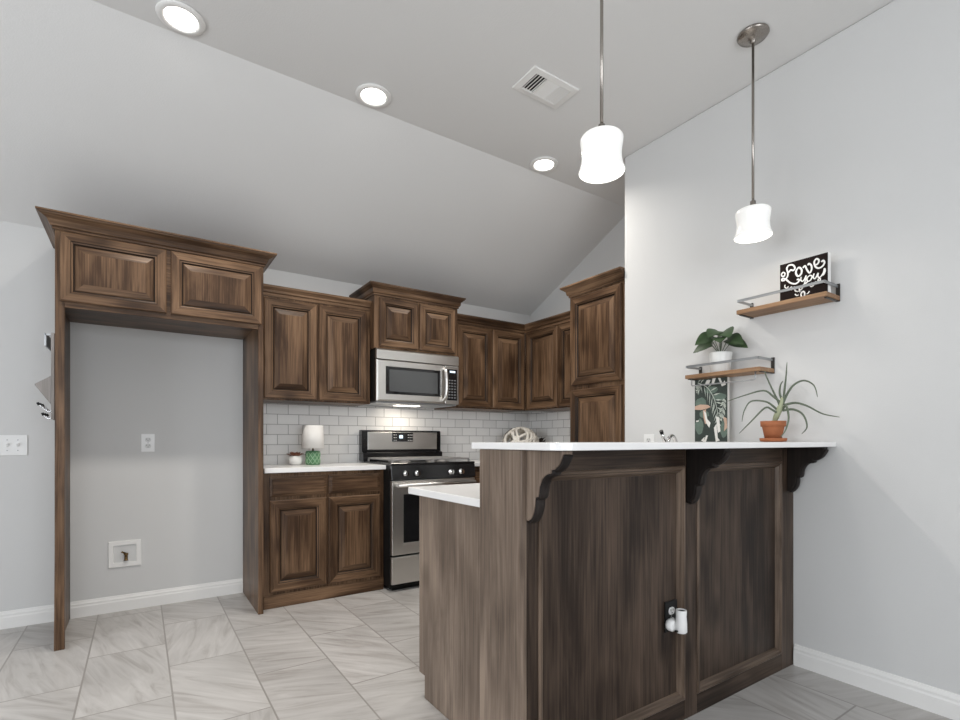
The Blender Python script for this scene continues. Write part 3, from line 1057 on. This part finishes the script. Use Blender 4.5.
p1 = thing('potted_plant', 'dark green leafy plant in a white pot on the lower wall shelf', 'plant', (2.535, 1.498, 1.428))
MB().lathe([(.040, 0), (.047, .004), (.052, .060), (.056, .102), (.054, .106), (.050, .102), (.049, .090)], (0, 0, 0), 28).build('pot', WCERAM, p1)
MB().lathe([(.0495, .088), (.030, .093), (.004, .095)], (0, 0, 0), 20).build('soil', SOIL, p1)
lf, st = MB(), MB()
for az, el, stem, L_, W_ in ((90, 35, .070, .085, .078), (150, 52, .085, .090, .080), (210, 40, .080, .085, .076), (255, 30, .075, .088, .074), (300, 45, .06, .062, .056), (20, 62, .085, .055, .050), (120, 18, .065, .078, .066), (230, 64, .10, .090, .078), (180, 75, .105, .085, .075), (275, 12, .075, .075, .062)):
    a, e = radians(az), radians(el)
    d = Vector((cos(a)*cos(e), sin(a)*cos(e), sin(e)))
    b0 = Vector((0, 0, .092))
    b1 = b0+d*stem*.75+Vector((0, 0, .050))
    if b1.x > .02:
        b1.x = .02
    st.tube(smooth_path([b0, b0+Vector((0, 0, .02))+d*stem*.3, b1], 4), .002, 6)
    dd = Vector((cos(a), sin(a), -.08))
    if dd.x > .2:
        dd.x = .1
    leaf(lf, b1, dd, (-.85, -.35, .75), L_*1.12, W_*1.35, .40)
lf.build('foliage', LEAFD, p1)
st.build('stems', LEAFG, p1)

p2 = thing('potted_plant', 'spidery grey-green strap-leaf plant in a terracotta pot on the bar top', 'plant', (2.470, 1.200, 1.0657))
MB().lathe([(.034, 0), (.054, .002), (.058, .016), (.054, .018), (.050, .010), (.034, .008)], (0, 0, 0), 32).build('saucer', TERRA, p2)
MB().lathe([(.034, .008), (.046, .070), (.0465, .072), (.0525, .072), (.054, .098), (.048, .098), (.046, .088)], (0, 0, 0), 32).build('pot', TERRA, p2)
MB().lathe([(.047, .086), (.030, .091), (.004, .094)], (0, 0, 0), 20).build('soil', SOIL, p2)
core = MB().tube(smooth_path([(0, 0, .085), (-.006, -.020, .125), (-.010, -.036, .160), (-.008, -.048, .205)], 4), [.010]*3+[.013]*6+[.009]*4, 10)
core.build('stem', LEAFP, p2)
BL = [
    (-.020, [(-.040, .150), (-.030, .185), (-.008, .240), (.018, .305), (.024, .335)]),
    (-.030, [(-.048, .170), (-.060, .240), (-.070, .290), (-.079, .362)]),
    (-.010, [(-.050, .185), (-.070, .225), (-.098, .260), (-.140, .274), (-.180, .248), (-.195, .196)]),
    (.035, [(-.052, .170), (-.095, .178), (-.140, .162), (-.200, .124), (-.262, .107)]),
    (-.075, [(-.040, .180), (-.015, .212), (.018, .240), (.095, .224), (.175, .199)]),
    (-.055, [(-.034, .135), (-.010, .168), (.020, .190), (.080, .194), (.108, .150), (.114, .097)]),
    (-.085, [(-.030, .128), (-.012, .150), (.010, .158), (.065, .095), (.112, .040)]),
    (.02, [(-.045, .145), (-.090, .148), (-.128, .122), (-.142, .068), (-.118, .036)]),
    (-.045, [(-.045, .150), (-.068, .165), (-.084, .110), (-.076, .055), (-.058, .022)]),
    (-.01, [(-.045, .190), (-.035, .225), (-.040, .262), (-.052, .280)]),
]
bl = MB()
for dx, pts in BL:
    n = len(pts)
    path = smooth_path([(-.008+dx*(i/(n-1))**.8, y, z) for i, (y, z) in enumerate(pts)], 5)
    m_ = len(path)
    bl.tube(path, [.0050*(1-(i/(m_-1)))**.6+.0010 for i in range(m_)], 8, flat=((1, 0, .2), .45))
bl.build('foliage', LEAFG, p2)

# ------------------------------------------------------------------ canvas print of leaves leaning on the wall
cv = thing('canvas_print', 'tall canvas printed with tropical leaves leaning on the wall behind the bar', 'picture', (2.535, 1.646, 1.0662), -pi/2)
CW, CH = .186, .338
MB().box(0, CW, 0, .020, 0, CH).build('canvas', ARTW, cv, bevel=.0015)
pr = MB()


def patch(pts, mi, lift):
    P = [(x*CW, -.0003-lift*.0003, z*CH) for x, z in pts]
    pr.add(P, [list(range(len(P)))], mi)


patch([(.0, .0), (1, 0), (1, 1), (0, 1)], 0, 0)
rs = random.Random(3)
for cx, cz, w, h in ((.20, .62, .34, .18), (.14, .25, .26, .24), (.75, .70, .4, .12), (.30, .44, .3, .12), (.52, .82, .4, .12), (.9, .2, .2, .3)):
    patch([(max(0, min(1, cx+w/2*cos(a)*(.85+.3*rs.random()))), max(0, min(1, cz+h/2*sin(a)*(.85+.3*rs.random())))) for a in [i*2*pi/14 for i in range(14)]], 1, 1)
patch([(0, .575), (.18, .60), (.42, .585), (.50, .55), (.40, .53), (.20, .51), (0, .52)], 3, 2)
patch([(.26, .50), (.36, .52), (.34, .40), (.40, .30), (.33, .28), (.28, .38)], 3, 2)
patch([(.86, .40), (.98, .36), (1, .22), (.90, .16), (.92, .28)], 3, 2)


def frond(spine, n, l0, ang, mi, wd):
    S = smooth_path([(x, z, 0) for x, z in spine], 6)
    for i in range(len(S)-1):
        a, b = S[i], S[i+1]
        t = (b-a).normalized()
        nn = Vector((-t.y, t.x, 0))*.008
        patch([(q.x, q.y) for q in (a+nn, a-nn, b-nn, b+nn)], mi, 3)
    for k in range(n):
        u = (k+.5)/n
        j = min(int(u*(len(S)-1)), len(S)-2)
        a = S[j]
        t = (S[j+1]-S[j]).normalized()
        for sgn in (-1, 1):
            ca, sa = cos(ang*sgn), sin(ang*sgn)
            d = Vector((t.x*ca-t.y*sa, t.x*sa+t.y*ca, 0))
            L_ = l0*sin(pi*(.15+.8*u))
            e = a+d*L_
            nn = Vector((-d.y, d.x, 0))*wd
            pts = [(a+d*.01, 0), (a+d*L_*.45+nn, 0), (e, 0), (a+d*L_*.45-nn, 0)]
            pp = [(min(.995, max(.005, q.x)), min(.995, max(.005, q.y))) for q, _ in pts]
            patch(pp, mi, 3)


frond([(.10, .95), (.40, .86), (.62, .66), (.72, .42), (.74, .20)], 13, .24, .95, 2, .012)
frond([(.92, .66), (.86, .50), (.82, .34)], 8, .13, .9, 2, .016)
frond([(.18, .90), (.06, .82)], 4, .12, .8, 2, .012)
for q in ([(.38, .98), (.50, .98), (.44, .90), (.34, .92)], [(.56, 1), (.66, 1), (.60, .91), (.53, .92)], [(.72, 1), (.80, .99), (.86, .90), (.92, .95), (.96, .88), (.84, .86)],
          [(.28, .50), (.36, .46), (.40, .36), (.50, .30), (.46, .22), (.36, .30)], [(.66, .40), (.76, .38), (.80, .16), (.72, .14)],
          [(.36, .10), (.42, .10), (.36, .0), (.28, .0)], [(.20, .02), (.32, .08), (.28, .0)], [(.60, .22), (.68, .28), (.72, .06), (.78, .02), (.66, .0)], [(.04, .34), (.14, .345), (.12, .325), (.05, .32)]):
    patch(q, 4, 4)
pr.build('printed_leaves', [ARTD, ARTM, ARTL, ARTP, ARTW], cv)

# ------------------------------------------------------------------ tap
tp = thing('kitchen_tap', 'chrome kitchen tap with lever behind the bar top, only its arc showing', 'tap', (2.165, 1.56, .875))
MB().lathe([(.028, 0), (.028, .006), (.020, .012), (.019, .130), (.021, .150), (.016, .170), (.010, .176)], (0, 0, 0), 24).build('body', CHROME, tp)
MB().tube(smooth_path([(0, 0, .150), (.028, .010, .196), (.075, .028, .222), (.125, .046, .214), (.165, .060, .182), (.168, .061, .170)], 5), .0095, 12).build('spout', CHROME, tp)
lv = MB().tube([(0, 0, .170), (-.028, -.004, .206), (-.048, -.008, .234)], [.009, .007, .006], 10).build('lever', CHROME, tp)
MB().tube([(-.046, -.0077, .231), (-.056, -.0095, .245)], .009, 12).build('lever_tip', BLACKP, lv)

# ------------------------------------------------------------------ small things on the left worktop
lp = thing('table_lamp', 'small lamp with white drum shade and green patterned base on the worktop', 'lamp', (1.042, 3.72, .8982))
MB().lathe([(.046, 0), (.0495, .003), (.0495, .097), (.044, .101), (.010, .102)], (0, 0, 0), 36).build('base', GCERAM, lp)
gd = MB()
for k in range(10):
    for sgn in (-1, 1):
        path = [((.0500)*cos(2*pi*k/10+sgn*j*.157), (.0500)*sin(2*pi*k/10+sgn*j*.157), .006+j*.0108) for j in range(9)]
        gd.tube(path, .0026, 6)
gd.build('diamond_relief', plain('pale_green_glaze', (.27, .44, .27), .25), lp)
MB().lathe([(.006, .100), (.006, .145)], (0, 0, 0), 12).build('stem', BRASS, lp)
MB().lathe([(.078, .120), (.0785, .120), (.072, .285), (.0715, .285), (.0715, .284), (.0775, .121)], (0, 0, 0), 40, caps=False).build('lamp_shade', SHADEC, lp)
MB().lathe([(.0722, .272), (.004, .272), (.004, .274), (.0722, .274)], (0, 0, 0), 40, caps=False).build('shade_top', SHADEC, lp)

su = thing('succulent_pot', 'round white pot with reddish brown succulent beside the small lamp', 'plant', (.922, 3.735, .8982))
MB().lathe([(.026, 0), (.040, .008), (.049, .030), (.047, .052), (.038, .066), (.035, .066), (.036, .058)], (0, 0, 0), 28).build('pot', WCERAM, su)
MB().lathe([(.0365, .056), (.020, .062), (.003, .063)], (0, 0, 0), 18).build('soil', SOIL, su)
sc_ = MB()
for k in range(26):
    a = k*2.4
    r = .006+.044*(k/26)
    leaf(sc_, (r*.6*cos(a), r*.6*sin(a), .064), (cos(a), sin(a), 1.3-.9*k/26), (0, 0, 1), .046, .020, .1, False)
sc_.build('rosette', SUCC, su)

# ------------------------------------------------------------------ basket in the corner
bk = thing('woven_basket', 'white openwork woven basket with dark dried leaves in the worktop corner', 'basket', (2.915, 3.66, .8982))
ball = MB()
rs = random.Random(11)
C0 = Vector((0, 0, .156))
for k in range(38):
    nrm = Vector((rs.uniform(-1, 1), rs.uniform(-1, 1), rs.uniform(-.6, .6))).normalized()
    u = nrm.orthogonal().normalized()
    w = nrm.cross(u)
    o_ = rs.uniform(-.35, .35)
    rr = math.sqrt(1-o_*o_)
    a0, a1 = rs.uniform(0, 6.28), rs.uniform(1.6, 3.4)
    path = []
    for j in range(15):
        a = a0+a1*j/14
        q = (u*cos(a)+w*sin(a))*rr+nrm*o_
        path.append(C0+Vector((q.x*.165, q.y*.150, q.z*.135)))
    ball.tube(path, .0135, 6, flat=(tuple(nrm+Vector((0, 0, .01))), .9))
ball.build('weave', WICKER, bk)
hoop = MB()
hoop.tube([C0+Vector((.19*cos(a), .02, .142*sin(a))) for a in [i*2*pi/40 for i in range(41)]], .003, 6)
hoop.build('wire_hoop', DARKMET, bk)
tw = MB()
for k in range(14):
    a = rs.uniform(-.7, .6)
    leaf(tw, (.14+rs.uniform(0, .05), -.06+rs.uniform(-.03, .03), .10+rs.uniform(0, .07)), (cos(a), sin(a)-.4, rs.uniform(.2, 1.2)), (0, -.5, 1), rs.uniform(.05, .09), .022, .05, False)
tw.tube([(.10, -.03, .004), (.16, -.05, .08), (.18, -.06, .19)], .003, 6)
tw.build('dried_leaves', TWIG, bk)
